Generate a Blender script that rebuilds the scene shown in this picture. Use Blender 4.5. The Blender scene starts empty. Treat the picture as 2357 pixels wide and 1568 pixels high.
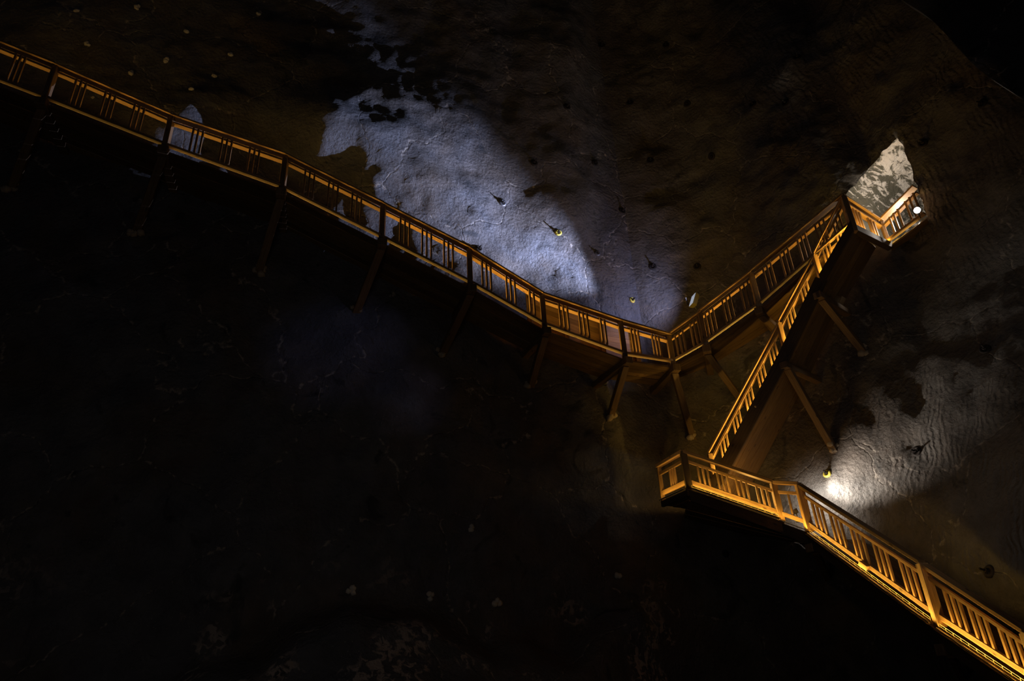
import bpy, bmesh, math, random
from mathutils import Vector, Matrix, noise
from mathutils.bvhtree import BVHTree
random.seed(7)
C = bpy.context.scene.collection
CZ = 1.6                                   # camera height above the chamber floor

# ------------------------------------------------------------------ camera
F, CX, CY = 1571.0, 1178.5, 784.0
VPX, VPY = 1003.4, -2350.0                 # where the plumb lines of the photo meet
up = Vector((VPX-CX, -(VPY-CY), -F)).normalized()
fw = Vector((0, 0, -1)); Yc = (fw-fw.dot(up)*up).normalized(); Xc = Yc.cross(up)
R = Matrix((Xc, Yc, up))                   # camera frame -> world frame
cam_d = bpy.data.cameras.new('camera'); cam = bpy.data.objects.new('camera', cam_d); C.objects.link(cam)
cam_d.sensor_width = 36; cam_d.lens = F/2357*36; cam_d.clip_end = 200
cam.matrix_world = Matrix.Translation((0, 0, CZ)) @ R.to_4x4()
bpy.context.scene.camera = cam
EYE = Vector((0, 0, CZ))
def ray(px, py): return (R @ Vector((px-CX, CY-py, -F)))
def at(px, py, Y):
    r = ray(px, py); return EYE + r*(Y/r.y)
def proj(p):
    q = R.transposed() @ (p-EYE)
    return CX - q.x*F/q.z, CY + q.y*F/q.z

# ------------------------------------------------------------------ materials
def mat(name):
    m = bpy.data.materials.new(name); m.use_nodes = True
    n = m.node_tree.nodes; l = m.node_tree.links
    return m, n, l, n['Principled BSDF']
def simple(name, col, rough=.6, metal=0, emit=None, es=0):
    m, n, l, b = mat(name)
    b.inputs['Base Color'].default_value = (*col, 1); b.inputs['Roughness'].default_value = rough; b.inputs['Metallic'].default_value = metal
    if emit:
        b.inputs['Emission Color'].default_value = (*emit, 1); b.inputs['Emission Strength'].default_value = es
    else:
        t = n.new('ShaderNodeTexNoise'); t.inputs['Scale'].default_value = 30
        g = n.new('ShaderNodeTexCoord'); l.new(g.outputs['Object'], t.inputs['Vector'])
        bp = n.new('ShaderNodeBump'); bp.inputs['Strength'].default_value = .2; bp.inputs['Distance'].default_value = .01
        l.new(t.outputs['Fac'], bp.inputs['Height']); l.new(bp.outputs['Normal'], b.inputs['Normal'])
    return m
def wood(name, c1, c2, c3, rough=.6):
    """timber: grain runs along the UV u axis (u = metres along the piece)"""
    m, n, l, b = mat(name)
    uv = n.new('ShaderNodeUVMap'); uv.uv_map = 'grain'
    mp = n.new('ShaderNodeMapping'); mp.inputs['Scale'].default_value = (1.3, 22, 1)
    l.new(uv.outputs['UV'], mp.inputs['Vector'])
    t = n.new('ShaderNodeTexNoise'); t.inputs['Scale'].default_value = 1.6; t.inputs['Detail'].default_value = 6; t.inputs['Distortion'].default_value = .8
    l.new(mp.outputs['Vector'], t.inputs['Vector'])
    cr = n.new('ShaderNodeValToRGB'); e = cr.color_ramp.elements
    e[0].position = .3; e[0].color = (*c1, 1); e[1].position = .72; e[1].color = (*c2, 1)
    l.new(t.outputs['Fac'], cr.inputs['Fac'])
    kn = n.new('ShaderNodeTexVoronoi'); kn.inputs['Scale'].default_value = 1.0
    mk = n.new('ShaderNodeMapping'); mk.inputs['Scale'].default_value = (2.0, 5.0, 1); l.new(uv.outputs['UV'], mk.inputs['Vector']); l.new(mk.outputs['Vector'], kn.inputs['Vector'])
    kr = n.new('ShaderNodeValToRGB'); kr.color_ramp.elements[0].position = .07; kr.color_ramp.elements[0].color = (1, 1, 1, 1); kr.color_ramp.elements[1].position = .14; kr.color_ramp.elements[1].color = (0, 0, 0, 1)
    l.new(kn.outputs['Distance'], kr.inputs['Fac'])
    mx = n.new('ShaderNodeMixRGB'); mx.inputs['Color2'].default_value = (*c3, 1)
    l.new(kr.outputs['Color'], mx.inputs['Fac']); l.new(cr.outputs['Color'], mx.inputs['Color1'])
    # board to board variation
    at_ = n.new('ShaderNodeAttribute'); at_.attribute_name = 'tone'; at_.attribute_type = 'GEOMETRY'
    hs = n.new('ShaderNodeHueSaturation'); mr = n.new('ShaderNodeMapRange'); mr.inputs['To Min'].default_value = .62; mr.inputs['To Max'].default_value = 1.3
    l.new(at_.outputs['Fac'], mr.inputs['Value']); l.new(mr.outputs['Result'], hs.inputs['Value']); l.new(mx.outputs['Color'], hs.inputs['Color'])
    l.new(hs.outputs['Color'], b.inputs['Base Color'])
    b.inputs['Roughness'].default_value = rough
    bp = n.new('ShaderNodeBump'); bp.inputs['Strength'].default_value = .35; bp.inputs['Distance'].default_value = .01
    l.new(t.outputs['Fac'], bp.inputs['Height']); l.new(bp.outputs['Normal'], b.inputs['Normal'])
    return m
W_RAIL = wood('pine rail timber', (.30, .17, .075), (.50, .31, .15), (.10, .045, .02))
W_POST = wood('post timber', (.22, .13, .065), (.40, .25, .13), (.08, .04, .02))
W_DECK = wood('deck boards', (.13, .075, .03), (.25, .155, .065), (.06, .03, .015), .7)
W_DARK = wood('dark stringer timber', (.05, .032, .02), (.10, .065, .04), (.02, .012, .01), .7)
W_STRUT = wood('strut timber', (.12, .072, .036), (.24, .15, .075), (.05, .03, .02), .7)
STEEL = simple('dull steel', (.25, .25, .27), .45, .8)
RUST = simple('dark rusty steel', (.035, .028, .026), .7, .4)
YELLOW = simple('yellow washer', (.75, .62, .10), .5)
OLIVE = simple('olive housing', (.16, .14, .05), .5)
BLACKP = simple('black cable sheath', (.03, .03, .03), .5)
GALV = simple('galvanised wire', (.34, .27, .16), .4, .5)
ALU = simple('aluminium profile', (.4, .38, .35), .4, .6)
LED = simple('warm diffuser strip', (.9, .7, .4), .5, 0, (1.0, .52, .12), .12)
LENS_B = simple('cool white lamp glass', (.9, .95, 1), .3, 0, (.75, .86, 1.0), .3)
LENS_W = simple('white lamp glass', (1, 1, 1), .3, 0, (.95, .97, 1.0), 14)
PLUG = simple('pale grout', (.62, .57, .50), .9)
CRUST = simple('salt crusted grout', (.42, .34, .25), .95)

def rock(name, base, brown, striate=0.0, vein=.5, bump=1.0, white=None, salt=False):
    m, n, l, b = mat(name)
    tc = n.new('ShaderNodeTexCoord'); P = tc.outputs['Object']
    def noi(s, d=6, dist=0, r=.55):
        t = n.new('ShaderNodeTexNoise'); t.inputs['Scale'].default_value = s; t.inputs['Detail'].default_value = d
        t.inputs['Distortion'].default_value = dist; t.inputs['Roughness'].default_value = r; l.new(P, t.inputs['Vector']); return t.outputs['Fac']
    def ramp(src, p0, p1, c0=(0, 0, 0), c1=(1, 1, 1)):
        r = n.new('ShaderNodeValToRGB'); e = r.color_ramp.elements; e[0].position = p0; e[1].position = p1
        e[0].color = (*c0, 1); e[1].color = (*c1, 1); l.new(src, r.inputs['Fac']); return r.outputs['Color']
    def mix(f, a, bb, mode='MIX'):
        x = n.new('ShaderNodeMixRGB'); x.blend_type = mode
        for s, v in (('Fac', f), ('Color1', a), ('Color2', bb)):
            if isinstance(v, (int, float)): x.inputs[s].default_value = v
            elif isinstance(v, tuple): x.inputs[s].default_value = (*v, 1)
            else: l.new(v, x.inputs[s])
        return x.outputs['Color']
    def ma(op, a, bb):
        x = n.new('ShaderNodeMath'); x.operation = op
        for i, v in ((0, a), (1, bb)):
            if isinstance(v, (int, float)): x.inputs[i].default_value = v
            else: l.new(v, x.inputs[i])
        return x.outputs[0]
    big = noi(.35, 5, .6); mid = noi(1.6, 8, .4); fine = noi(11, 8, .2, .68)
    col = mix(ramp(big, .42, .66), base, brown)
    col = mix(.55, col, mix(ramp(mid, .35, .7), (.35, .35, .36), (1, 1, 1)), 'MULTIPLY')
    # dark stain patches
    col = mix(ramp(noi(.8, 4, 1.2), .62, .7), col, tuple(c*.35 for c in base))
    # thin salt veins
    dn = n.new('ShaderNodeTexNoise'); dn.inputs['Scale'].default_value = .7; dn.inputs['Detail'].default_value = 6; l.new(P, dn.inputs['Vector'])
    vm = n.new('ShaderNodeVectorMath'); vm.operation = 'MULTIPLY_ADD'; vm.inputs[1].default_value = (1.6, 1.6, 1.6); l.new(dn.outputs['Color'], vm.inputs[0]); l.new(P, vm.inputs[2])
    vo = n.new('ShaderNodeTexVoronoi'); vo.feature = 'DISTANCE_TO_EDGE'; vo.inputs['Scale'].default_value = .28; l.new(vm.outputs[0], vo.inputs['Vector'])
    veinm = ramp(vo.outputs['Distance'], .0, .012, (1, 1, 1), (0, 0, 0))
    veinf = mix(1.0, veinm, ramp(noi(6, 4), .5, .6), 'MULTIPLY')
    vv = n.new('ShaderNodeMath'); vv.operation = 'MULTIPLY'; vv.inputs[1].default_value = vein; l.new(veinf, vv.inputs[0])
    col = mix(vv.outputs[0], col, (.8, .7, .6))
    # glittering crystals
    sp = n.new('ShaderNodeTexVoronoi'); sp.inputs['Scale'].default_value = 14; l.new(P, sp.inputs['Vector'])
    spm = mix(1.0, ramp(sp.outputs['Distance'], .10, .16, (1, 1, 1), (0, 0, 0)), ramp(noi(.9, 3), .56, .62), 'MULTIPLY')
    col = mix(ma('MULTIPLY', spm, .5), col, (.8, .74, .66))
    if salt:
        sx = n.new('ShaderNodeSeparateXYZ'); l.new(P, sx.inputs[0])
        low = n.new('ShaderNodeMapRange'); low.inputs['From Min'].default_value = 5.0; low.inputs['From Max'].default_value = 1.5
        l.new(sx.outputs['Z'], low.inputs['Value'])
        cr_ = mix(1.0, ramp(noi(.55, 3), .55, .60), ramp(noi(5, 5, .8), .50, .56), 'MULTIPLY')
        col = mix(ma('MULTIPLY', cr_, low.outputs['Result']), col, (.75, .62, .55))
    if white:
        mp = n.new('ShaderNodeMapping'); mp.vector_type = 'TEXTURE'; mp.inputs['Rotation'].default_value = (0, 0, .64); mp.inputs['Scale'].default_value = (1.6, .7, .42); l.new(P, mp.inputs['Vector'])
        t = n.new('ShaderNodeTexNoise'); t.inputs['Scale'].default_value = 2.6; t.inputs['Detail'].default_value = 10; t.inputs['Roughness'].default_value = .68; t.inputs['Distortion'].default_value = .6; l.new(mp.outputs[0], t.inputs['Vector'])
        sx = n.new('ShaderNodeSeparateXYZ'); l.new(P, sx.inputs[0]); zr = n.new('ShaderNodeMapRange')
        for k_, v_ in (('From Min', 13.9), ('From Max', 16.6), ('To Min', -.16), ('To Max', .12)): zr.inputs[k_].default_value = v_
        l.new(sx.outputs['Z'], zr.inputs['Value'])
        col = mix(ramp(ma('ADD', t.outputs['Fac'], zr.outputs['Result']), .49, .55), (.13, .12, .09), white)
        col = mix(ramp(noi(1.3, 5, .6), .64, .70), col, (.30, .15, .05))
    l.new(col, b.inputs['Base Color'])
    b.inputs['Roughness'].default_value = .58; b.inputs['Specular IOR Level'].default_value = .35
    h = ma('ADD', ma('MULTIPLY', mid, .5), ma('MULTIPLY', fine, .30))
    vr = n.new('ShaderNodeTexVoronoi'); vr.inputs['Scale'].default_value = 8.5
    vm2 = n.new('ShaderNodeVectorMath'); vm2.operation = 'MULTIPLY_ADD'; vm2.inputs[1].default_value = (.5, .5, .5); l.new(dn.outputs['Color'], vm2.inputs[0]); l.new(P, vm2.inputs[2])
    l.new(vm2.outputs[0], vr.inputs['Vector'])
    h = ma('ADD', h, ma('MULTIPLY', vr.outputs['Distance'], .10))
    h = ma('SUBTRACT', h, ma('MULTIPLY', veinm, .10))
    if striate:
        w = n.new('ShaderNodeTexWave'); w.wave_type = 'BANDS'; w.bands_direction = 'Y'
        w.inputs['Scale'].default_value = 2.1; w.inputs['Distortion'].default_value = 11; w.inputs['Detail'].default_value = 4; w.inputs['Detail Scale'].default_value = .55; w.inputs['Detail Roughness'].default_value = .6
        l.new(P, w.inputs['Vector'])
        sx = n.new('ShaderNodeSeparateXYZ'); l.new(P, sx.inputs[0]); xr = n.new('ShaderNodeMapRange')
        xr.inputs['From Min'].default_value = 8.3; xr.inputs['From Max'].default_value = 9.6; l.new(sx.outputs['X'], xr.inputs['Value'])
        h = ma('ADD', h, ma('MULTIPLY', ma('MULTIPLY', w.outputs['Fac'], xr.outputs['Result']), ma('MULTIPLY', ramp(noi(.7, 4), .42, .6), striate)))
    bp = n.new('ShaderNodeBump'); bp.inputs['Strength'].default_value = 1; bp.inputs['Distance'].default_value = .33*bump
    l.new(h, bp.inputs['Height']); l.new(bp.outputs['Normal'], b.inputs['Normal'])
    return m
ROCK_L = rock('left rock salt wall', (.23, .23, .25), (.22, .18, .15), 0, .7, 1.0, salt=True)
ROCK_R = rock('right chiselled salt wall', (.25, .235, .22), (.20, .165, .14), .17, .5, 1.0)
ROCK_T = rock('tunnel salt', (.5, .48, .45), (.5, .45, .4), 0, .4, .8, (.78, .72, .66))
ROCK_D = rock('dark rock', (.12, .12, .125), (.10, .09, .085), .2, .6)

# ------------------------------------------------------------------ mesh helpers
class MB:
    def __init__(s): s.v = []; s.f = []; s.uv = []; s.tone = []
    def hexa(s, P, L):
        """P: 4 corners at the start, 4 at the end (same winding). L: length for the grain UV"""
        o = len(s.v); s.v += [tuple(p) for p in P]; r = random.random()*40; tn = random.random()
        w = [0]; 
        for i in range(4): w.append(w[-1]+(Vector(P[(i+1) % 4])-Vector(P[i])).length)
        for i in range(4):
            j = (i+1) % 4
            s.f.append((o+i, o+j, o+4+j, o+4+i)); s.uv.append([(r, r+w[i]), (r, r+w[i+1]), (r+L, r+w[i+1]), (r+L, r+w[i])]); s.tone.append(tn)
        s.f.append((o+3, o+2, o+1, o)); s.uv.append([(r, r), (r, r+.1), (r+.02, r+.1), (r+.02, r)]); s.tone.append(tn)
        s.f.append((o+4, o+5, o+6, o+7)); s.uv.append([(r, r), (r, r+.1), (r+.02, r+.1), (r+.02, r)]); s.tone.append(tn)
    def bar(s, a, b, w, h, side=None):
        """straight timber from a to b, w across, h tall; vertical end cuts when side is horizontal"""
        a = Vector(a); b = Vector(b); d = b-a
        if side is None:
            side = Vector((d.y, -d.x, 0))
            side = Vector((1, 0, 0)) if side.length < 1e-4 else side.normalized()
        side = Vector(side).normalized()
        if abs(d.normalized().z) > .75: upv = side.cross(d.normalized()).normalized()
        else: upv = Vector((0, 0, 1))
        q = [(-.5, -.5), (.5, -.5), (.5, .5), (-.5, .5)]
        s.hexa([a+side*w*i+upv*h*j for i, j in q]+[b+side*w*i+upv*h*j for i, j in q], d.length)
    def beam(s, a, b, w, h, side=None):
        """timber with square end cuts"""
        a = Vector(a); b = Vector(b); d = (b-a).normalized()
        if side is None:
            side = Vector((d.y, -d.x, 0)); side = Vector((1, 0, 0)) if side.length < 1e-4 else side.normalized()
        upv = side.cross(d).normalized()
        q = [(-.5, -.5), (.5, -.5), (.5, .5), (-.5, .5)]
        s.hexa([a+side*w*i+upv*h*j for i, j in q]+[b+side*w*i+upv*h*j for i, j in q], (b-a).length)
    def tube(s, pts, r, n=6):
        o = len(s.v); pts = [Vector(p) for p in pts]
        for i, p in enumerate(pts):
            d = (pts[min(i+1, len(pts)-1)]-pts[max(i-1, 0)]).normalized()
            a = d.orthogonal().normalized(); b = d.cross(a)
            for k in range(n):
                t = k*2*math.pi/n; s.v.append(tuple(p+a*math.cos(t)*r+b*math.sin(t)*r))
        for i in range(len(pts)-1):
            for k in range(n):
                j = (k+1) % n
                s.f.append((o+i*n+k, o+i*n+j, o+(i+1)*n+j, o+(i+1)*n+k)); s.uv.append([(0, 0)]*4); s.tone.append(.5)
        s.f.append(tuple(o+k for k in reversed(range(n)))); s.uv.append([(0, 0)]*n); s.tone.append(.5)
        e = o+(len(pts)-1)*n
        s.f.append(tuple(e+k for k in range(n))); s.uv.append([(0, 0)]*n); s.tone.append(.5)
    def lathe(s, c, ax, prof, n=16):
        c = Vector(c); ax = Vector(ax).normalized(); a = ax.orthogonal().normalized(); b = ax.cross(a); o = len(s.v)
        for (r, h) in prof:
            for k in range(n):
                t = k*2*math.pi/n; s.v.append(tuple(c+ax*h+(a*math.cos(t)+b*math.sin(t))*max(r, .0005)))
        for i in range(len(prof)-1):
            for k in range(n):
                j = (k+1) % n; s.f.append((o+i*n+k, o+i*n+j, o+(i+1)*n+j, o+(i+1)*n+k)); s.uv.append([(0, 0)]*4); s.tone.append(.5)
    def blob(s, c, r, seed=0, sub=2, sq=(1, 1, 1)):
        bm = bmesh.new(); bmesh.ops.create_icosphere(bm, subdivisions=sub, radius=1); o = len(s.v)
        for v in bm.verts:
            k = 1+.45*noise.noise(v.co*1.7+Vector((seed, 0, 0)))+.25*noise.noise(v.co*4+Vector((0, seed, 0)))
            s.v.append(tuple(Vector(c)+Vector((v.co.x*sq[0], v.co.y*sq[1], v.co.z*sq[2]))*r*k))
        for f in bm.faces:
            s.f.append(tuple(o+v.index for v in f.verts)); s.uv.append([(0, 0)]*3); s.tone.append(.5)
        bm.free()
    def build(s, name, m, parent=None, bevel=0, smooth=False):
        org = parent['_o'] if parent is not None and '_o' in parent else None
        o3 = Vector(org) if org is not None else Vector((0, 0, 0))
        me = bpy.data.meshes.new(name); me.from_pydata([tuple(Vector(v)-o3) for v in s.v], [], s.f); 
        ul = me.uv_layers.new(name='grain'); k = 0
        for fu in s.uv:
            for c in fu: ul.data[k].uv = c; k += 1
        ta = me.attributes.new('tone', 'FLOAT', 'FACE')
        for i, t in enumerate(s.tone): ta.data[i].value = t
        me.materials.append(m)
        bm = bmesh.new(); bm.from_mesh(me); bmesh.ops.recalc_face_normals(bm, faces=bm.faces); bm.to_mesh(me); bm.free()
        if smooth: me.polygons.foreach_set('use_smooth', [True]*len(me.polygons))
        o = bpy.data.objects.new(name, me); C.objects.link(o)
        if parent is not None:
            o.parent = parent
            if org is not None: o['_o'] = list(org)
        if bevel:
            b = o.modifiers.new('bevel', 'BEVEL'); b.width = bevel; b.segments = 1; b.limit_method = 'ANGLE'
        return o
def thing(name, label, cat, loc, group=None):
    o = bpy.data.objects.new(name, None); C.objects.link(o); o.location = loc; o['_o'] = list(loc); o.empty_display_size = .1
    o['label'] = label; o['category'] = cat
    if group: o['group'] = group
    return o
def tag(o, label, cat, group=None):
    o['label'] = label; o['category'] = cat
    if group: o['group'] = group
    return o

# ------------------------------------------------------------------ posts: (top pixel, bottom pixel, distance)
POST = {
 'A0': ((-150, 37), (-190, 118), 12.2), 'A1': ((131.4, 150.8), (103.3, 230), 12.9), 'A2': ((398, 266.8), (380, 339), 13.8),
 'A3': ((657, 357.6), (649, 436), 14.6), 'A4': ((881.9, 469.3), (878.8, 551), 15.4), 'A5': ((1082.4, 571.3), (1082.4, 655), 16.2),
 'A6': ((1245.7, 676), (1253.3, 752.2), 17.05), 'A7': ((1424.2, 738.2), (1438.3, 820), 17.9), 'K': ((1536.5, 770), (1549.2, 837), 18.8),
 'B1': ((1610.2, 717), (1624.5, 794), 18.7), 'B2': ((1732.7, 625.3), (1747, 706), 17.9), 'T1': ((1941.2, 450), (1961, 518), 16.0),
 'T2': ((2020.8, 508), (2045.3, 560), 17.0), 'T3': ((2118, 428), (2131, 497), 16.0), 'T4': ((2215, 352), (2235, 425), 15.0),
 'C1': ((1876, 584), (1890, 640), 16.7), 'C2': ((1794, 740), (1809, 808), 17.5), 'C3': ((1629.7, 1041), (1646, 1112), 18.8),
 'L0': ((1498, 1070), (1526, 1144), 18.9), 'L1': ((1571.2, 1036), (1585, 1117), 17.5), 'L2': ((1773.8, 1107), (1797, 1190), 17.2),
 'L3': ((1836.4, 1110.3), (1861.8, 1213), 16.8), 'L4': ((2118.6, 1290), (2161.4, 1428.6), 14.0), 'L5': ((2350, 1449), (2410, 1592), 12.3), 'L6': ((2650, 1640), (2730, 1800), 10.4)}
N = {}
for k, (t, b, Y) in POST.items():
    pb = at(*b, Y); pt = at(*t, Y); N[k] = (pb, pt.z)
def B(k): return N[k][0]
def T(k): p = N[k][0]; return Vector((p.x, p.y, N[k][1]))

def offs(keys, side, w):
    """offset polyline in plan by w, mitred"""
    P = [B(k) for k in keys]; out = []
    for i, p in enumerate(P):
        ns = []
        for a, b in ((i-1, i), (i, i+1)):
            if a < 0 or b >= len(P): continue
            d = (P[b]-P[a]); ns.append(Vector((-d.y, d.x, 0)).normalized()*side)
        nn = sum(ns, Vector()); nn.normalize(); c = nn.dot(ns[0])
        out.append(p+nn*w/max(c, .6))
    return out
RA = ['A0', 'A1', 'A2', 'A3', 'A4', 'A5', 'A6', 'A7', 'K', 'B1', 'B2', 'T1']
BK = dict(zip(RA, offs(RA, 1, 1.35)))
for k in ('A0', 'A1', 'A2', 'A3', 'A4', 'A5'): BK[k] = B(k)+(BK[k]-B(k))*(1.15 if k == 'A5' else 1.24)
CW = Vector((1.05, .95, 0))
for k in ('C1', 'C2', 'C3'): BK[k] = B(k)+CW
RL = ['L1', 'L2', 'L3', 'L4', 'L5', 'L6']
for k, p, e in zip(RL, offs(RL, 1, 1.0), (3.4, 2.9, 1.95, 1.5, 1.4, 1.4)): BK['r'+k] = B(k)+(p-B(k))*e

# ------------------------------------------------------------------ rock walls
def lerp(a, b, t): return a+(b-a)*t
def sm(x, a, b):
    t = max(0, min(1, (x-a)/(b-a))); return t*t*(3-2*t)
def samp(pl, step):
    """resample plan pairs (hi, lo)"""
    out = []
    for i in range(len(pl)-1):
        L = max((pl[i+1][0]-pl[i][0]).length, (pl[i+1][1]-pl[i][1]).length); n = max(1, int(L/step))
        for k in range(n): t = k/n; out.append((pl[i][0].lerp(pl[i+1][0], t), pl[i][1].lerp(pl[i+1][1], t)))
    out.append(pl[-1]); return out
def smooth(pts, it):
    for _ in range(it):
        q = pts[:]
        for i in range(1, len(pts)-1):
            q[i] = tuple((pts[i-1][j]+pts[i][j]*2+pts[i+1][j])/4 for j in (0, 1))
        pts = q
    return pts
def V2(x, y): return Vector((x, y, 0))
def flat(p): return Vector((p.x, p.y, 0))
gap = .34
wa = offs(RA, 1, 1.35+gap)
wa = [flat(p) for p in wa]
KC = wa[8].copy()
dA = (wa[1]-wa[0]).normalized()
leftpts = [(wa[0]-V2(9, 5.5), wa[0]-V2(9, 5.5)), (wa[0]-dA*3, wa[0]-dA*3)]+[(p, p) for p in wa[:8]]+[(KC, KC)]
KL = V2(KC.x+.25, KC.y-.35)
leftpts[-1] = (KC, KL)
def wgap(k, g=.2, src=None):
    return flat(BK[k])
rightpts = [(KC, KL), (wa[9], V2(6.6, 20.3)), (wa[10], V2(7.35, 19.2)), (flat(wa[11]).lerp(flat(wa[10]), .25), V2(8.25, 17.9)),
            (flat(B('T2'))+V2(.25, .1), V2(8.85, 16.5)), (flat(B('T3'))+V2(.15, .0), V2(9.45, 15.2)),
            (V2(13.2, 14.4), V2(9.9, 13.2)), (V2(14.3, 11.8), V2(10.4, 11)), (V2(15.2, 8.5), V2(11.2, 8)), (V2(15.6, 3), V2(12, 3))]
ZB, ZT = -.4, 27.5
def ledge(p):
    # rock shelf that swells out at the foot of the left wall; crest height by x
    xs = [(-30, 1.0), (-9, 1.6), (-6.2, 2.6), (-4.2, 3.6), (-2.6, 3.4), (-1.2, 2.7), (.6, 2.5), (2.6, 3.4), (4.5, 3.2), (8, 2.6), (30, 2.2)]
    for (a, ha), (b, hb) in zip(xs, xs[1:]):
        if p.x <= b: return lerp(ha, hb, (p.x-a)/(b-a))
    return 2
def make_wall(name, pl, step, material, hole=None, amp=.32, seed=0, sleft=False):
    pts = smooth(samp(pl, step), 5 if sleft else 6); nz = int((ZT-ZB)/step); V = []; cols = len(pts)
    for i, (hi, lo) in enumerate(pts):
        a = pts[max(i-1, 0)]; b = pts[min(i+1, cols-1)]
        d = (b[0]-a[0]).normalized(); nrm = Vector((d.y, -d.x, 0))     # points into the chamber
        edge = min(1, i*step/1.2, (cols-1-i)*step/1.2)
        for j in range(nz+1):
            z = ZB+(ZT-ZB)*j/nz
            p = lo.lerp(hi, sm(z, 3.2, 11.0))
            q = Vector((p.x, p.y, z))
            sd = Vector((seed, 0, 0))
            kc = min(1, (i if not sleft else cols-1-i)*step/2.2); nrm2 = (Vector((-.26, -.96, 0))*(1-kc)+nrm*kc).normalized()
            dsp = amp*1.1*noise.noise(q*.33+sd) + amp*.55*noise.noise(q*.9+sd) + amp*.22*noise.noise(q*2.6+sd) + amp*.10*noise.noise(q*6+sd)
            lean = .012*max(0, z-15.5)**2                              # the vault closes in overhead
            w = 0
            if sleft:
                zc = ledge(q)+.35*noise.noise(q*.8+Vector((5, 5, 5)))
                w = 1.5*sm(zc-z, 0, .9)+1.3*sm(zc-z, .9, 3)
                w *= sm(i*step, 0, 3)*sm((cols-1-i)*step, 0, 5)
                # swelling shoulders far left that catch the floodlight
                g = lambda c, r: math.exp(-((q-c).length/r)**2)
                w += .75*g(Vector((-9.3, 14.6, 17.0)), 1.6)+.6*g(Vector((-5.7, 16.0, 17.5)), 1.0)-.35*g(Vector((-7.6, 15.2, 16.6)), 1.0)
                w += .95*g(at(835, 335, 17.0), 2.3)-.3*g(at(1240, 560, 18.6), 1.8)
            p2 = q+nrm2*(dsp*edge+lean*.5+w)
            V.append(p2)
    bm = bmesh.new(); bv = [bm.verts.new(v) for v in V]
    for i in range(cols-1):
        for j in range(nz):
            a = i*(nz+1)+j; b = (i+1)*(nz+1)+j
            bm.faces.new((bv[a], bv[b], bv[b+1], bv[a+1]))
    bm.normal_update()
    loop = None
    if hole:
        cen = sum((proj(EYE+ray(*h))[0] for h in hole))/len(hole), sum(h[1] for h in hole)/len(hole)
        near = lambda f: abs(proj(f.calc_center_median())[0]-cen[0]) < 190 and abs(proj(f.calc_center_median())[1]-cen[1]) < 210
        for k in range(len(hole)):
            a = ray(*hole[k]); b = ray(*hole[(k+1) % len(hole)]); no = a.cross(b).normalized()
            fs = [f for f in bm.faces if near(f)]
            geom = list({v for f in fs for v in f.verts})+list({e for f in fs for e in f.edges})+fs
            bmesh.ops.bisect_plane(bm, geom=geom, plane_co=EYE, plane_no=no, dist=1e-5)
        def inside(x, y):
            s = None
            for k in range(len(hole)):
                (x0, y0), (x1, y1) = hole[k], hole[(k+1) % len(hole)]
                c = (x1-x0)*(y-y0)-(y1-y0)*(x-x0) > 0
                if s is None: s = c
                elif s != c: return False
            return True
        dele = [f for f in bm.faces if near(f) and inside(*proj(f.calc_center_median()))]
        ds = set(dele); es = [e for f in dele for e in f.edges if any(g not in ds for g in e.link_faces)]
        bmesh.ops.delete(bm, geom=dele, context='FACES')
        es = [e for e in es if e.is_valid]
        for v in {v for e in es for v in e.verts}:
            q = v.co.copy(); v.co += Vector((noise.noise(q*5), noise.noise(q*5+Vector((7, 0, 0))), noise.noise(q*5+Vector((0, 7, 0)))))*.07
            v.co += Vector((noise.noise(q*17), 0, noise.noise(q*17+Vector((7, 0, 0)))))*.03
        loop = [(e.verts[0].co.copy(), e.verts[1].co.copy()) for e in es]
    me = bpy.data.meshes.new(name); bm.to_mesh(me); bvh = BVHTree.FromBMesh(bm); bm.free()
    me.materials.append(material); me.polygons.foreach_set('use_smooth', [True]*len(me.polygons))
    o = bpy.data.objects.new(name, me); C.objects.link(o); o['kind'] = 'structure'
    return o, bvh, loop, [V[i*(nz+1)] for i in range(cols)], [V[i*(nz+1)+nz] for i in range(cols)]
HOLE = [(2062, 317), (2078, 332), (2098, 385), (2112, 430), (2134, 500), (2050, 562), (1975, 520), (1940, 455)]
wl, bvl, _, footL, topL = make_wall('wall_left', leftpts, .125, ROCK_L, amp=.24, seed=3, sleft=True)
wr, bvr, loop, footR, topR = make_wall('wall_right', rightpts, .11, ROCK_R, hole=HOLE, amp=.30, seed=11)
def hit(px, py):
    r = ray(px, py).normalized(); best = None
    for bv in (bvl, bvr):
        h = bv.ray_cast(EYE, r)
        if h[0] is not None and (best is None or h[3] < best[2]): best = (h[0], h[1] if h[1].dot(r) < 0 else -h[1], h[3])
    return best if best else (EYE+r*18, -r, 18)

# tunnel behind the opening: the rim swept back into the rock
bm = bmesh.new(); D = Vector((.80, .60, .02)); cache = {}
def gv(p, k):
    key = (round(p.x, 3), round(p.y, 3), round(p.z, 3), k)
    if key not in cache:
        q = p+D*(k*.14)
        if k: q += Vector((noise.noise(q*1.1), noise.noise(q*1.1+Vector((9, 0, 0))), noise.noise(q*1.1+Vector((0, 9, 0)))))*.16*min(1, k/3)
        cache[key] = bm.verts.new(q)
    return cache[key]
for a, b in loop:
    for k in range(26):
        try: bm.faces.new((gv(a, k), gv(b, k), gv(b, k+1), gv(a, k+1)))
        except ValueError: pass
endv = [v for k, v in cache.items() if k[3] == 26]
cc = sum((v.co for v in endv), Vector())/len(endv)
cv = bm.verts.new(cc+D*.3)
for a, b in loop:
    try: bm.faces.new((gv(a, 26), gv(b, 26), cv))
    except ValueError: pass
bmesh.ops.recalc_face_normals(bm, faces=bm.faces)
me = bpy.data.meshes.new('wall_tunnel'); bm.to_mesh(me); bm.free(); me.materials.append(ROCK_T)
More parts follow.
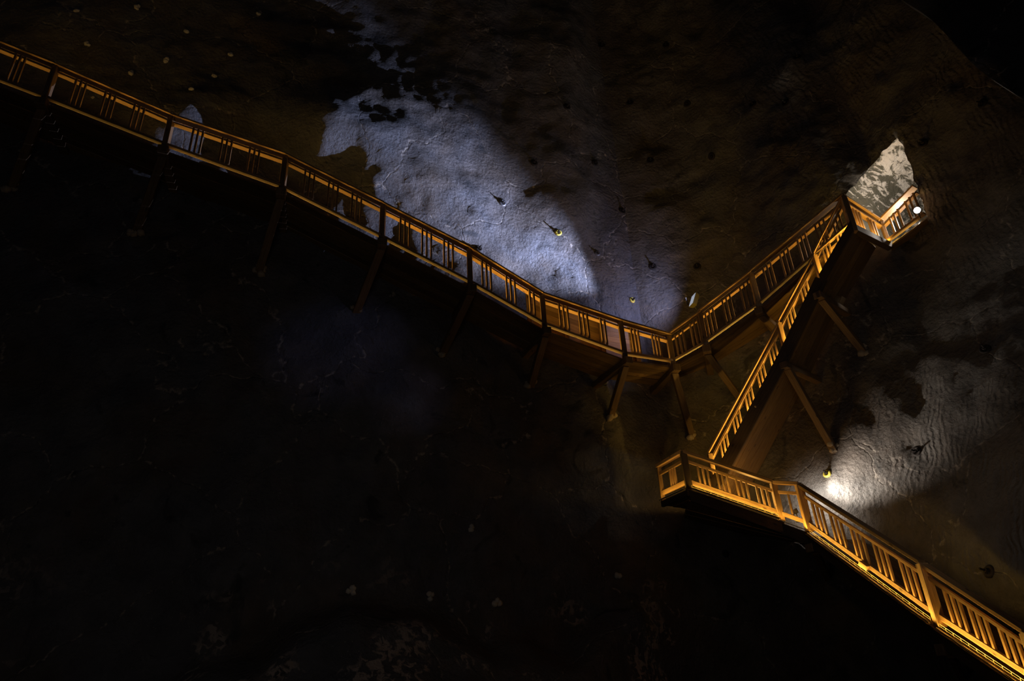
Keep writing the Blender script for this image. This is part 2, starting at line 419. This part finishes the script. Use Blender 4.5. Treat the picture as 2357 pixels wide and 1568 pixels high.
me.polygons.foreach_set('use_smooth', [True]*len(me.polygons))
tun = bpy.data.objects.new('wall_tunnel', me); C.objects.link(tun); tun['kind'] = 'structure'

# floor and vault of the chamber
def sheet(name, rim, apex, z_amp, m):
    bm = bmesh.new(); n = 14; rows = []
    for p in rim:
        row = []
        for k in range(n+1):
            t = k/n; q = p.lerp(apex, t); q.z += z_amp*noise.noise(q*.4)*min(1, t*6, 1) ; row.append(bm.verts.new(q))
        rows.append(row)
    for a, b in zip(rows, rows[1:]):
        for k in range(n): bm.faces.new((a[k], b[k], b[k+1], a[k+1]))
    me = bpy.data.meshes.new(name); bm.to_mesh(me); bm.free(); me.materials.append(m)
    me.polygons.foreach_set('use_smooth', [True]*len(me.polygons))
    o = bpy.data.objects.new(name, me); C.objects.link(o); o['kind'] = 'structure'; return o
rimF = footL[::6]+footR[::6]
bmf = bmesh.new(); g = 40; vs = [[bmf.verts.new((lerp(-26, 18, i/g), lerp(-6, 26, j/g), .1*noise.noise(Vector((i*.7, j*.7, 0))))) for j in range(g+1)] for i in range(g+1)]
for i in range(g):
    for j in range(g): bmf.faces.new((vs[i][j], vs[i+1][j], vs[i+1][j+1], vs[i][j+1]))
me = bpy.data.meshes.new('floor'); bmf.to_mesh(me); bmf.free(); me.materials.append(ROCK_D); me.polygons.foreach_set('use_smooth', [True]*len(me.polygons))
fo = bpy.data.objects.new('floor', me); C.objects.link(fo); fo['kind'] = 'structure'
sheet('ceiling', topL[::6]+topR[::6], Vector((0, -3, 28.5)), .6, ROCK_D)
# the bare rock brow hanging down top right, in front of the right wall
bm = bmesh.new(); rows = []
for i in range(61):
    t = i/30; px = lerp(1985, 2560, t); py = lerp(-85, 420, t)+9*math.sin(t*17); row = []
    for j in range(13):
        u = j/12; q = at(px+u*420, py-u*360, lerp(11.2, 10.2, t)-1.4*math.sin(u*1.6)); q += Vector((1, 1, 1))*.12*noise.noise(q*1.5)
        row.append(bm.verts.new(q))
    rows.append(row)
for a, b in zip(rows, rows[1:]):
    for k in range(12): bm.faces.new((a[k], b[k], b[k+1], a[k+1]))
back = [[v.co.copy() for v in r] for r in rows]
vb = [[bm.verts.new(c+Vector((.9, .8, .6))) for c in r] for r in back]
for a, b in zip(vb, vb[1:]):
    for k in range(12): bm.faces.new((a[k+1], b[k+1], b[k], a[k]))
for i in range(60): bm.faces.new((rows[i][0], vb[i][0], vb[i+1][0], rows[i+1][0]))
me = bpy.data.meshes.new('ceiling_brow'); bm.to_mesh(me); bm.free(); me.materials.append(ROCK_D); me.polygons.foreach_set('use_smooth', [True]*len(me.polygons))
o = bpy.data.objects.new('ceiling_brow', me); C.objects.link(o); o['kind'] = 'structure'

# ------------------------------------------------------------------ lamps
def area(name, a, b, w, power, col, upv=Vector((0, 0, 1)), tilt=0):
    L = bpy.data.lights.new(name, 'AREA'); L.shape = 'RECTANGLE'; d = b-a; L.size = d.length; L.size_y = w; L.energy = power*d.length; L.color = col
    L.spread = math.radians(140)
    o = bpy.data.objects.new(name, L); C.objects.link(o)
    x = d.normalized(); z = -(upv-upv.dot(x)*x).normalized(); y = z.cross(x)
    o.matrix_world = Matrix.Translation((a+b)/2) @ Matrix((x, y, z)).transposed().to_4x4(); return o
def spot(name, loc, target, power, ang, blend, col, r=.05):
    L = bpy.data.lights.new(name, 'SPOT'); L.energy = power; L.spot_size = math.radians(ang); L.spot_blend = blend; L.color = col; L.shadow_soft_size = r
    o = bpy.data.objects.new(name, L); C.objects.link(o); o.location = loc
    o.rotation_euler = (Vector(target)-Vector(loc)).to_track_quat('-Z', 'Y').to_euler(); return o
WARM = (1.0, .57, .09)

# ------------------------------------------------------------------ railings, decks, posts
UPZ = Vector((0, 0, 1))
def railing(k0, k1, groups, place, style='A', led=7.0, n3=3, sp=.125):
    a, b = B(k0), B(k1); ta, tb = T(k0), T(k1); d = b-a; hd = Vector((d.x, d.y, 0)).normalized(); out = Vector((hd.y, -hd.x, 0))
    if out.dot(a-EYE) > 0: out = -out                              # towards the chamber
    drop, ch, cw = {'A': (.17, .055, .26), 'B': (.17, .055, .26), 'C': (.18, .05, .17), 'L': (.24, .09, .17)}[style]
    r = thing('walkway_railing', 'timber railing '+place, 'railing', tuple((a+b)/2), 'railings between the walkway posts')
    z = lambda h: Vector((0, 0, h))
    m = MB(); m.bar(ta-z(ch/2)-hd*.02, tb-z(ch/2)+hd*.02, cw, ch, out); m.build('handrail', W_RAIL, r, .006)
    mw, mh, mo = (.06, .08, 0) if style == 'L' else (.15, .055, -.055)
    m = MB(); m.bar(ta-z(drop+.045)+out*mo, tb-z(drop+.045)+out*mo, mw, mh, out); m.build('middle_rail', W_RAIL, r, .005)
    bo = {'L': 0, 'C': -.02}.get(style, .045)
    if style != 'C':
        lo, rw, rh = (.09, .13, .075) if style != 'L' else (.10, .075, .12)
        m = MB(); m.bar(a+z(lo), b+z(lo), rw, rh, out); m.build('bottom_rail', W_RAIL, r, .006)
        y0 = lo+.05
    else: y0 = -.02
    L = Vector((d.x, d.y, 0)).length
    for gi in groups:
        t, cnt = gi if isinstance(gi, tuple) else (gi, n3)
        for q in range(cnt):
            tt = t+(q-(cnt-1)/2)*sp/L
            if tt < .02 or tt > .98: continue
            p = a.lerp(b, tt)+z(y0); p2 = ta.lerp(tb, tt)-z(drop+.02)
            m = MB(); m.beam(p+out*bo, p2+out*bo, .05, .055, hd); m.build('baluster', W_RAIL, r, .004)
    # LED profile lighting the timber from the deck edge
    if led:
        o_, zz = {'A': (-.24, -.03), 'B': (-.23, -.03), 'C': (.055, -.03), 'L': (.15, -.10)}[style]
        s0 = a+out*o_+z(zz)+d*.03; s1 = b+out*o_+z(zz)-d*.03
        lp = thing('light_strip', 'warm light strip '+place, 'light strip', tuple((s0+s1)/2), 'warm light strips along the deck edges')
        m = MB(); m.bar(s0, s1, .035, .02, out); m.build('profile', ALU, lp)
        m = MB(); m.bar(s0+z(.012), s1+z(.012), .022, .006, out); m.build('diffuser', LED, lp)
        tl = {'A': UPZ+out*.35, 'B': UPZ+out*.35, 'C': UPZ-out*.1, 'L': UPZ-out*.35}[style]
        area('lamp_strip', s0+z(.03), s1+z(.03), .03, led, WARM, tl)
    return out
def post(k, place, w=.14, zlow=-.05, mat_=W_POST, h2=None):
    b = B(k)+Vector((0, 0, zlow)); t = T(k)-Vector((0, 0, .055))
    m = MB(); m.beam(b, t, w, w, h2)
    return tag(m.build('railing_post', mat_, None, .01), 'square timber railing post '+place, 'post', 'railing posts along the walkways')
def deck(f0, f1, b0, b1, place, n=6, th=.05, dz=-.09, stringer=None, joist=True, material=W_DECK):
    r = thing('walkway_deck', 'plank deck '+place, 'walkway deck', tuple((f0+f1)/2), 'plank decks of the timber walkways')
    z = Vector((0, 0, 1)); m = MB()
    for i in range(n):
        u0, u1 = i/n+.007, (i+1)/n-.007; j = random.uniform(-.012, .012)
        P = [f0.lerp(b0, u0), f0.lerp(b0, u1), f1.lerp(b1, u0), f1.lerp(b1, u1)]
        lo = z*(dz-th+j); hi = z*(dz+j)
        m.hexa([P[0]+lo, P[1]+lo, P[1]+hi, P[0]+hi, P[2]+lo, P[3]+lo, P[3]+hi, P[2]+hi], (f1-f0).length)
    m.build('planking', material, r)
    if stringer:
        w, h, o_, sz = stringer; d = (f1-f0); s = Vector((d.y, -d.x, 0)).normalized()
        if s.dot(f0-b0) < 0: s = -s
        m = MB(); m.bar(f0+s*o_+z*sz-d*.01, f1+s*o_+z*sz+d*.01, w, h, s); m.build('stringer', W_DARK, r, .006)
    return r
def flatz(p, z): return Vector((p.x, p.y, z))
def bracket(k, place, foot, beam_to=None, w=.21, back=None, block=True, crust=True, zo=-.2):
    p = B(k)+Vector((0, 0, zo)); r = thing('walkway_bracket', 'timber strut bracket '+place, 'bracket', tuple(p), 'timber brackets propping the walkways')
    bk = (back-B(k)); bk.z = 0; bd = bk.normalized()
    q = p+bd*(bk.length+.45); 
    m = MB(); m.beam(p-bd*.16, q, w, w*.95); m.build('cantilever_beam', W_STRUT, r, .012)
    h = hit(*foot)[0]; h2 = h+(h-p).normalized()*.12
    m = MB(); m.beam(p+bd*.03-Vector((0, 0, w*.35)), h2, w, w*.9, (bd.cross(UPZ)).normalized()); m.build('strut', W_STRUT, r, .012)
    if block:
        m = MB(); m.beam(p+Vector((0, 0, .0))-bd*.20, p+bd*.10, w*1.18, w*1.1); m.build('cap_block', W_STRUT, r, .015)
    if crust:
        m = MB()
        for i in range(6): m.blob(h+Vector((random.uniform(-.14, .14), random.uniform(-.1, .05), random.uniform(-.14, .12))), random.uniform(.06, .11), i*3.1+p.x)
        m.build('crusted_footing', CRUST, r, 0, True)
    return r

ORD = ['first', 'second', 'third', 'fourth', 'fifth', 'sixth', 'seventh', 'eighth']
# ---- upper left walkway
GA = [(.25, .5, .73), (.23, .48, .73), (.24, .49, .73), (.25, .49, .73), (.25, .5, .75), (.22, .55, (.84, 2)), (.25, .5, (.75, 2)), (.25, .68)]
LA = ['running out of the picture at the far left of the upper walkway', 'between the two leftmost posts of the upper left walkway',
      'on the upper left walkway, third bay from the left edge', 'on the upper left walkway, left of the blue-lit rock',
      'in front of the brightest blue-lit rock', 'of the walkway just below the blue-lit rock, its cap catching white light',
      'on the upper left walkway in front of the pale plank wall', 'last before the corner where the two upper walkways meet']
PA = ['beyond the left edge of the upper walkway', 'leftmost in the picture, dark, on the upper left walkway', 'second from the left on the upper left walkway', 'third from the left on the upper left walkway',
      'fourth from the left, before the blue-lit rock', 'fifth from the left, before the blue-lit rock', 'sixth from the left, its face lit white', 'seventh from the left, leaning look, near the pale plank wall']
for i in range(8):
    k0, k1 = RA[i], RA[i+1]
    railing(k0, k1, GA[i], LA[i], 'A', [2.2, 2.4, 2.6, 3.2, 4.2, 5.0, 6.0, 6.5][i])
    deck(B(k0), B(k1), BK[k0], BK[k1], LA[i])
for i in range(8): post(RA[i], PA[i], .15)
post('K', 'at the inner corner where the two upper walkways meet', .15)
FA = [(-265, 330), (28, 432), (315, 532), (597, 622), (822, 713), (1018, 812), (1222, 886), (1405, 957)]
for i in range(1, 8):
    bracket(RA[i], 'under the '+ORD[i-1]+' post from the left of the upper left walkway', FA[i], back=BK[RA[i]], w=[.2, .22, .22, .22, .22, .22, .2, .2][i])
bracket('K', 'under the inner corner post of the upper walkways', (1592, 1003), back=BK['K'], w=.21)
# ---- upper right walkway
LB = ['first right of the corner of the upper walkways', 'second right of the corner of the upper walkways', 'climbing to the tunnel mouth and crossed by the steep stair railing']
GB = [(.3, .78), (.17, .5, .84), (.17, .36, .55, .74)]
for i, (k0, k1) in enumerate((('K', 'B1'), ('B1', 'B2'), ('B2', 'T1'))):
    railing(k0, k1, GB[i], LB[i], 'B', [6.0, 6.0, 2.6][i])
    deck(B(k0), B(k1), BK[k0], BK[k1], LB[i])
post('B1', 'just right of the corner of the upper walkways', .15); post('B2', 'halfway up the upper right walkway', .15)
post('T1', 'tall, where stair and upper walkway meet', .17, -.25)
bracket('B1', 'under the first post right of the corner, passing behind the stair', (1712, 930), back=BK['B1'], w=.21)
bracket('B2', 'under the upper right walkway, mostly hidden by the stair', (1835, 800), back=BK['B2'], w=.2, crust=False)
# ---- landing at the tunnel
railing('T1', 'T2', (.3, .68), 'closing the end of the stair below the tunnel mouth', 'C', 7, 3, .14)
railing('T2', 'T3', (.36, .82), 'in the tunnel mouth beside the white lamp', 'B', 8, 3, .14)
post('T2', 'short, pale lit, at the tunnel mouth', .11)
m = MB(); m.bar(B('T1')+Vector((0, 0, -.12)), B('T2')+Vector((0, 0, -.12)), .18, .22); 
tag(m.build('end_beam', W_DARK, None, .01), 'dark cross beam closing the top of the steep stair', 'beam')
tb = [B('T2')+Vector((.7, .9, 0)), B('T3')+Vector((.7, .9, 0))]
deck(B('T2'), B('T3'), tb[0], tb[1], 'in the mouth of the tunnel', 4)
# ---- steep stair C
GC = [(.3, .7), (.36, .74), (.13, .30, .475, .65, .83)]
LC = ['at the top of the steep stair', 'second from the top of the steep stair', 'longest, on the lower half of the steep stair']
LC2 = ['upper end of the steep stair', 'middle length of the steep stair', 'lower half of the steep stair']
BK['T1c'] = B('T1')+CW
CK = ['T1', 'C1', 'C2', 'C3']; CB = ['T1c', 'C1', 'C2', 'C3']
for i in range(3):
    railing(CK[i], CK[i+1], GC[i], LC[i], 'C', [7, 8, 9][i], 3, .105)
    deck(B(CK[i]), B(CK[i+1]), BK[CB[i]], BK[CB[i+1]], LC2[i], 5, .05, -.16, (.09, .34, .11, -.11))
for k, t in (('C1', 'near the top of the steep stair'), ('C2', 'halfway down the steep stair'), ('C3', 'at the foot of the steep stair')):
    post(k, t, .13, -.1, W_RAIL)
# extra brackets under the stair, at fractions along it
def stair_bracket(px, foot, beam_px, place):
    best = None
    for i in range(3):
        for q in range(101):
            p = B(CK[i]).lerp(B(CK[i+1]), q/100); x, y = proj(p+Vector((0, 0, -.2))); dd = (x-px[0])**2+(y-px[1])**2
            if best is None or dd < best[0]: best = (dd, p)
    p = best[1]; N['_s'] = (p, p.z+1); BK['_s'] = p+CW
    return bracket('_s', place, foot, back=BK['_s'], w=.19, zo=-.36)
stair_bracket((1886, 672), (1984, 805), (1965, 725), 'under the upper part of the steep stair')
stair_bracket((1812, 835), (1918, 1033), (1880, 878), 'longest, under the steep stair above the white glow')
# ---- lower walkway
for k0, k1, g_, pl, pw in (('L0', 'L1', (.5,), 'short, back to the rock, left end of lower landing', 2.5),
                           ('L1', 'L2', (.2, .42, .63, .85), 'along the lower landing in front of the stair foot', 4.8),
                           ('L2', 'L3', ((.5, 1),), 'narrow, with one baluster, on the lower walkway', 5),
                           ('L3', 'L4', (.15, .32, .5, .68, .87), 'of the lower walkway beginning before the white glow', 6),
                           ('L4', 'L5', (.27, .52, .8), 'in the lower right corner', 7),
                           ('L5', 'L6', (.3, .6), 'beyond the lower right corner', 6)):
    railing(k0, k1, g_, pl, 'L', pw, 3, .115 if k0 == 'L1' else .13)
deckL = [('L1', 'L2', 'under the lower landing'), ('L2', 'L3', 'under the narrow bay of the lower walkway'), ('L3', 'L4', 'below the railing by the white glow'), ('L4', 'L5', 'at the lower right corner'), ('L5', 'L6', 'leaving the picture lower right')]
for k0, k1, pl in deckL:
    deck(B(k0), B(k1), BK['r'+k0], BK['r'+k1], pl, 6, .05, -.22, (.10, .30, .10, -.30))
deck(B('L0'), B('L1'), B('L0')+Vector((1.5, 1.0, .0)), BK['rL1'], 'at the left end of the lower landing', 6, .05, -.2, (.09, .16, .04, -.2))
for k, t, w in (('L0', 'half in rock, left end of the lower landing', .11), ('L1', 'dark, at the left corner of the lower landing', .16), ('L2', 'left of the narrow bay on the lower walkway', .15), ('L3', 'brightly lit, right of the narrow bay', .17),
                ('L4', 'nearest, towards the lower right corner', .17), ('L5', 'at the lower right edge of the picture', .16)):
    post(k, t, w, -.12, W_DARK if k == 'L1' else W_RAIL)
# inner railing cap on the rock side of the lower walkway
# struts in the dark below the lower walkway
for k, foot, t in (('L3', (1905, 1330), 'in the dark beneath the bright post of the lower walkway'), ('L4', (2215, 1560), 'in the dark beneath the lower right walkway')):
    bracket(k, t, foot, back=BK['r'+k], w=.18, zo=-.5, crust=False)

# cable tray of welded wire hung under the lower railing
def tray(k0, k1, place, t0=.02, t1=.98):
    a0, b0 = B(k0), B(k1); a = a0.lerp(b0, t0); b = a0.lerp(b0, t1); d = b-a; hd = Vector((d.x, d.y, 0)).normalized(); out = Vector((hd.y, -hd.x, 0))
    if out.dot(a-EYE) > 0: out = -out
    r = thing('cable_tray', 'wire mesh cable tray '+place, 'cable tray', tuple((a+b)/2), 'wire cable trays under the lower railing')
    O = out*.10
    offs_ = [(.0, .0), (.0, -.05), (.0, -.10), (.05, -.12), (.10, -.12), (.14, -.10)]
    m = MB()
    for (u, z) in offs_: m.tube([a+O+out*u+Vector((0, 0, z)), b+O+out*u+Vector((0, 0, z))], .004, 5)
    n = int(d.length/.16)
    for i in range(n+1):
        p = a.lerp(b, i/n)+O; m.tube([p+out*u+Vector((0, 0, z)) for u, z in offs_], .0045, 4)
    m.build('wire_mesh', GALV, r)
    for q in range(3):
        m = MB(); m.tube([a.lerp(b, t/12)+O+out*(.03+.03*q+.012*math.sin(t*1.3+q))+Vector((0, 0, -.095+.006*math.cos(t*2+q))) for t in range(13)], .010, 6)
        m.build('cable', BLACKP, r, 0, True)
tray('L3', 'L4', 'below the railing by the white glow', .04, .97)
tray('L4', 'L5', 'in the lower right corner', .04, .98)
tray('L1', 'L2', 'below the railing of the lower landing', .03, .97)
p = at(1990, 1302, 15.35); d = (B('L4')-B('L3')).normalized()
m = MB(); m.beam(p-d*.12, p+d*.12, .12, .10); m2 = MB(); m2.beam(p-d*.09-Vector((0, 0, .06)), p+d*.09-Vector((0, 0, .06)), .08, .02)
jb = thing('junction_block', 'small wooden block fixed to the cable tray of the lower walkway', 'block', tuple(p))
m.build('block_body', W_RAIL, jb, .008); m2.build('mounting_plate', STEEL, jb)

# pale plank wall behind the walkway corner
pa, pb = BK['A6'].lerp(BK['A7'], .0), BK['A7'].lerp(BK['K'], .62)
r = thing('plank_wall', 'pale horizontal plank wall behind the railing near the walkway corner', 'plank wall', tuple(BK['A7']))
m = MB(); inw = -(BK['A7']-B('A7')).normalized(); inw.z = 0
for (q0, q1) in ((pa, BK['A7']), (BK['A7'], pb)):
    for i in range(10):
        z0 = -.05+i*.185; m.bar(q0+inw*.22+Vector((0, 0, z0+.09)), q1+inw*.22+Vector((0, 0, z0+.09)), .03, .18)
m.build('boards', W_RAIL, r)
for q in (pa, pa.lerp(BK['A7'], .5), BK['A7'], pb):
    m = MB(); m.beam(q+inw*.30+Vector((0, 0, -.1)), q+inw*.30+Vector((0, 0, 1.82)), .15, .12); m.build('upright', W_POST, r, .008)

# ------------------------------------------------------------------ light fittings
def floodlight(p, aim, up_, size, label, lens, arm_to=None, body=OLIVE):
    p = Vector(p); a = Vector(aim).normalized(); u = Vector(up_).normalized(); s = a.cross(u).normalized(); u = s.cross(a)
    w, h, dpt = size; r = thing('floodlight', label, 'floodlight', tuple(p))
    q = [(-.5, -.5), (.5, -.5), (.5, .5), (-.5, .5)]
    m = MB(); m.hexa([p-a*dpt+s*w*.8*i+u*h*.85*j for i, j in q]+[p+s*w*i+u*h*j for i, j in q], h)
    for i in range(5):
        zz = (i-2)*h*.17; m.hexa([p-a*(dpt+.03)+u*zz+s*w*.35*x+u*.008*y for x, y in q]+[p-a*dpt+u*zz+s*w*.35*x+u*.008*y for x, y in q], .1)
    hs_ = m.build('housing', body, r, .006)
    m = MB(); m.hexa([p+s*w*.86*i+u*h*.86*j for i, j in q]+[p+a*.012+s*w*.86*i+u*h*.86*j for i, j in q], h); m.build('glass', lens, hs_)
    if arm_to is not None:
        m = MB(); b = p-a*dpt*.6-u*h*.4; m.tube([b, b.lerp(Vector(arm_to), .5)-u*.04, Vector(arm_to)], .02, 8)
        m.lathe(Vector(arm_to), (b-Vector(arm_to)), [(0, 0), (.06, 0), (.06, .02), (0, .02)]); m.build('mounting_arm', STEEL, r, 0, True)
    return r
# blue-white floodlight on the back wall above the upper right walkway
hp = hit(1604, 705); fp = hp[0]+Vector((-.62, -.35, .15)); fp = at(1594, 690, hp[0].y-1.0)
tgt = hit(1000, 415)[0]
aim = (tgt-fp).normalized()
flood = floodlight(fp, aim, (0, 0, 1), (.30, .48, .14), 'tall olive floodlight above the corner throwing blue light on the left wall', LENS_B, hit(1612, 720)[0])
spot('lamp_blue', fp+aim*.06, tgt, 8800, 50, 1, (.55, .64, 1.0), .015)
spot('lamp_blue_fill', fp+aim*.06, hit(1300, 590)[0], 230, 165, 1, (.50, .55, 1.0), .02)
flood['_o'] = list(fp); m = MB(); ap = fp+aim*.06; qs = [(B(k)-Vector((0, 0, .16))-ap).normalized() for k in RA[:8]]+[(BK[k]-Vector((0, 0, .16))-ap).normalized() for k in ('A6', 'A4', 'A2', 'A1', 'A0')]
qs = [(ap+d*.17, ap+d*.17-Vector((0, 0, .17))) for d in qs]
for (a0, a1), (b0, b1) in zip(qs, qs[1:]):
    if (b0-a0).length > .001: m.hexa([a0, a1, a1+aim*.004, a0+aim*.004, b0, b1, b1+aim*.004, b0+aim*.004], .1)
m.build('added_light_shield', RUST, flood)  # shield added to keep the blue beam from passing under the deck
# white floodlight on the deck of the lower walkway
wp = at(1834, 1176, 17.5); wt = hit(2010, 1110)[0]
floodlight(wp, (wt-wp), (0, 0, 1), (.16, .12, .08), 'small grey floodlight standing behind the narrow bay of the lower walkway', LENS_B, wp+Vector((0, .1, -.25)), STEEL)
wh = hit(1893, 1160); wn = wh[1]
spot('lamp_white', wh[0]+wn*.70, hit(1968, 1100)[0], 420, 76, 1, (1.0, .91, .80), .06)
spot('lamp_white_glow', wh[0]+wn*.75, wh[0]-wn, 95, 138, .8, (1, .93, .84), .06)
wash = bpy.data.lights.new('landing_fill', 'POINT'); wash.energy = 38; wash.color = (1, .56, .13); wash.shadow_soft_size = .25
o = bpy.data.objects.new('landing_fill', wash); C.objects.link(o); o.location = B('L1').lerp(B('L2'), .62)+Vector((.25, .75, .35))  # added warm point without a fitting, brightens the stair underside
# round white lamp in the tunnel mouth
lp = at(2111, 484, 15.75); la = (EYE-lp).normalized()
r = thing('round_lamp', 'glowing round white lamp behind the balusters in the tunnel mouth', 'lamp', tuple(lp))
m = MB(); m.lathe(lp, la, [(0, .035), (.045, .033), (.075, .022), (.085, 0)], 24); m.build('glass', LENS_W, r, 0, True)
m = MB(); m.lathe(lp, la, [(.088, .012), (.10, .005), (.10, -.05), (.06, -.10), (0, -.11)], 24); m.build('housing', BLACKP, r, 0, True)
m = MB(); m.tube([lp-la*.09, lp-la*.12+Vector((.05, .05, -.12)), lp-la*.05+Vector((.1, .12, -.2))], .012, 8); m.build('bracket_arm', BLACKP, r, 0, True)
L = bpy.data.lights.new('lamp_tunnel', 'POINT'); L.energy = 150; L.color = (1, .9, .78); L.shadow_soft_size = .08
o = bpy.data.objects.new('lamp_tunnel', L); C.objects.link(o); o.location = at(2100, 500, 16.9)

# ------------------------------------------------------------------ rock bolts and plugs
def bolt(px, py, kind, label, group=None, s=1.0):
    p, n, _ = hit(px, py); r = thing('rock_bolt', label, 'rock bolt', tuple(p), group)
    ring = {'yellow': YELLOW, 'steel': STEEL, 'dark': RUST}[kind]
    m = MB(); m.lathe(p-n*.02, n, [(.05*s, 0), (.13*s, 0), (.14*s, .03), (.11*s, .06), (.05*s, .05), (.05*s, 0)], 18); wsh = m.build('washer', ring, r, 0, True)
    m = MB(); m.tube([p-n*.05, p+n*.22*s], .022*s, 8); m.build('bolt_rod', RUST if kind != 'steel' else STEEL, r)
    m = MB(); m.lathe(p+n*.05, n, [(0, 0), (.05*s, 0), (.05*s, .05), (0, .05)], 6); m.build('nut', RUST, wsh)
def plug(px, py, label, group=None, s=1.0):
    p, n, _ = hit(px, py); m = MB()
    for i in range(4):
        t = n.orthogonal().normalized(); b = n.cross(t)
        m.blob(p+t*random.uniform(-.06, .06)*s+b*random.uniform(-.06, .06)*s+n*.01, random.uniform(.05, .08)*s, px*.1+i, 2)
    m.build('grout_plug', PLUG, None, 0, True); o = bpy.context.scene.collection.objects[-1]
    tag(o, label, 'grout plug', group)
bolt(1285, 536, 'yellow', 'yellow-rimmed rock bolt on the purple-blue edge of the lit rock', s=.9)
bolt(1455, 691, 'yellow', 'small yellow rock bolt just above the railing near the corner', s=.8)
bolt(1904, 1091, 'yellow', 'yellow rock bolt in the white glow right of the stair', s=.85)
bolt(1157, 467, 'steel', 'steel rock bolt with a long shadow in the brightest blue rock', s=.95)
bolt(1102, 573, 'dark', 'dark rock bolt just above the railing cap under the blue rock', s=.9)
bolt(1375, 583, 'steel', 'steel rock bolt at the dim right edge of the blue light', s=.8)
bolt(1229, 375, 'dark', 'dark rock bolt directly above the brightest blue rock')
bolt(1369, 375, 'dark', 'dark rock bolt right of the one above the blue rock')
bolt(1497, 370, 'dark', 'dark rock bolt on the brown wall, right of a pale chip')
bolt(1305, 246, 'dark', 'dark rock bolt leftmost in the second row from the top')
bolt(1450, 237, 'dark', 'dark rock bolt second in the second row from the top')
bolt(1582, 239, 'dark', 'dark rock bolt third in the second row from the top')
bolt(1733, 240, 'dark', 'dark rock bolt fourth in the second row from the top')
bolt(1808, 236, 'dark', 'dark rock bolt last in the second row from the top')
bolt(1385, 105, 'dark', 'dark rock bolt left in the top row')
bolt(1533, 104, 'dark', 'dark rock bolt in the top row beside a pale vein')
bolt(1835, 132, 'dark', 'dark rock bolt high up right of the amber vein')
bolt(1638, 360, 'dark', 'large dark rock bolt alone in the brown centre right')
bolt(1432, 486, 'dark', 'dark rock bolt on the brown rock right of the blue light')
bolt(1605, 614, 'dark', 'dark rock bolt above the upper right walkway corner')
bolt(1502, 614, 'dark', 'dark rock bolt in the fold of the rock above the corner')
bolt(2262, 238, 'dark', 'dark rock bolt on the right wall near the dark brow')
bolt(2125, 330, 'dark', 'dark rock bolt right of the tunnel peak')
bolt(2277, 1316, 'dark', 'dark ring bolt on the wall above the lower right railing')
bolt(2110, 1040, 'dark', 'rock bolt on the grooved right wall level with the strut foot')
bolt(2268, 805, 'dark', 'rock bolt far right on the grooved wall')
bolt(1670, 1275, 'dark', 'rock bolt in the dark under the lower landing', s=.8)
for px, py, t, s in ((318, 18, 'high up at the top left', 1.0), (430, 71, 'pale, right of the top left one', .9), (532, 126, 'round, above the left walkway', .8), (596, 33, 'small, near the top edge left of centre', .7),
                  (204, 101, 'whitish, above the first walkway bay', .9), (496, 176, 'bluish, at the tip of the lit streak', .8), (441, 206, 'left of the lit streak', .8), (176, 25, 'small bluish, at the top left', .7),
                  (383, 140, 'yellowish, dim, in the upper left brown rock', .9), (303, 170, 'olive, dim, above the second bay', .9), (1085, 1216, 'low in the dark centre', 1.0), (810, 1361, 'on the dark shelf lower left', 1.0),
                  (990, 1372, 'on the dark shelf, left of centre', 1.0), (1145, 1390, 'on the dark shelf near the pale veins', 1.0), (1425, 1324, 'on the dark shelf right of centre', 1.0), (214, 224, 'seen between the balusters of the second bay', .6)):
    plug(px, py, 'grout plug in the rock '+t, None, s)
# small round metal head on the stair stringer
gp = at(1739, 936, 17.7); m = MB(); m.lathe(gp, (EYE-gp), [(0, .02), (.02, .015), (.028, 0), (.02, -.03), (0, -.03)], 12)
tag(m.build('bolt_head', GALV, None, 0, True), 'tiny shiny bolt head glinting on the steep stair stringer', 'bolt')

# ------------------------------------------------------------------ faint chamber light: unseen fill lights added to lift the dark
def soft(name, loc, tgt, power, size, col):
    L = bpy.data.lights.new(name, 'AREA'); L.energy = power; L.size = size; L.color = col; o = bpy.data.objects.new(name, L); C.objects.link(o)
    o.location = loc; o.rotation_euler = (Vector(tgt)-Vector(loc)).to_track_quat('-Z', 'Y').to_euler(); return o
soft('chamber_fill', (2, -3, 6), (0, 17, 8), 11, 5, (1, .9, .82))  # soft fill panel added behind the camera
L = spot('far_blue_fill', Vector((9.5, 6, 13)), hit(790, 800)[0], 480, 12, 1, (.5, .52, 1.0), .15)  # unseen blue spots added to lay faint patches below the walkway
spot('far_blue_fill', Vector((9.5, 6, 13)), hit(950, 920)[0], 330, 8, 1, (.5, .52, 1.0), .15)
# added spot without a fitting, a warm wash on soffits and stair underside
spot('warm_wash_fill', at(1500, 1230, 14.5), at(1590, 850, 18.8), 70, 50, 1, (1, .68, .3), .3)
spot('groove_fill', Vector((6.5, 9, 3.0)), hit(2150, 950)[0], 100, 75, 1, (1, .85, .7), .2)  # unseen spot added to brighten the grooved right wall
soft('low_fill', (-4, 3, 1.2), (-5, 15, 9), 26, 3, (1, .85, .7))  # unseen low panel added to brighten the walkway undersides
w = bpy.data.worlds.new('dark'); bpy.context.scene.world = w; w.use_nodes = True
w.node_tree.nodes['Background'].inputs[0].default_value = (.6, .65, 1, 1); w.node_tree.nodes['Background'].inputs[1].default_value = .004
sc = bpy.context.scene; sc.view_settings.view_transform = 'Standard'; sc.view_settings.look = 'None'
for o in bpy.data.objects:
    if '_o' in o: del o['_o']
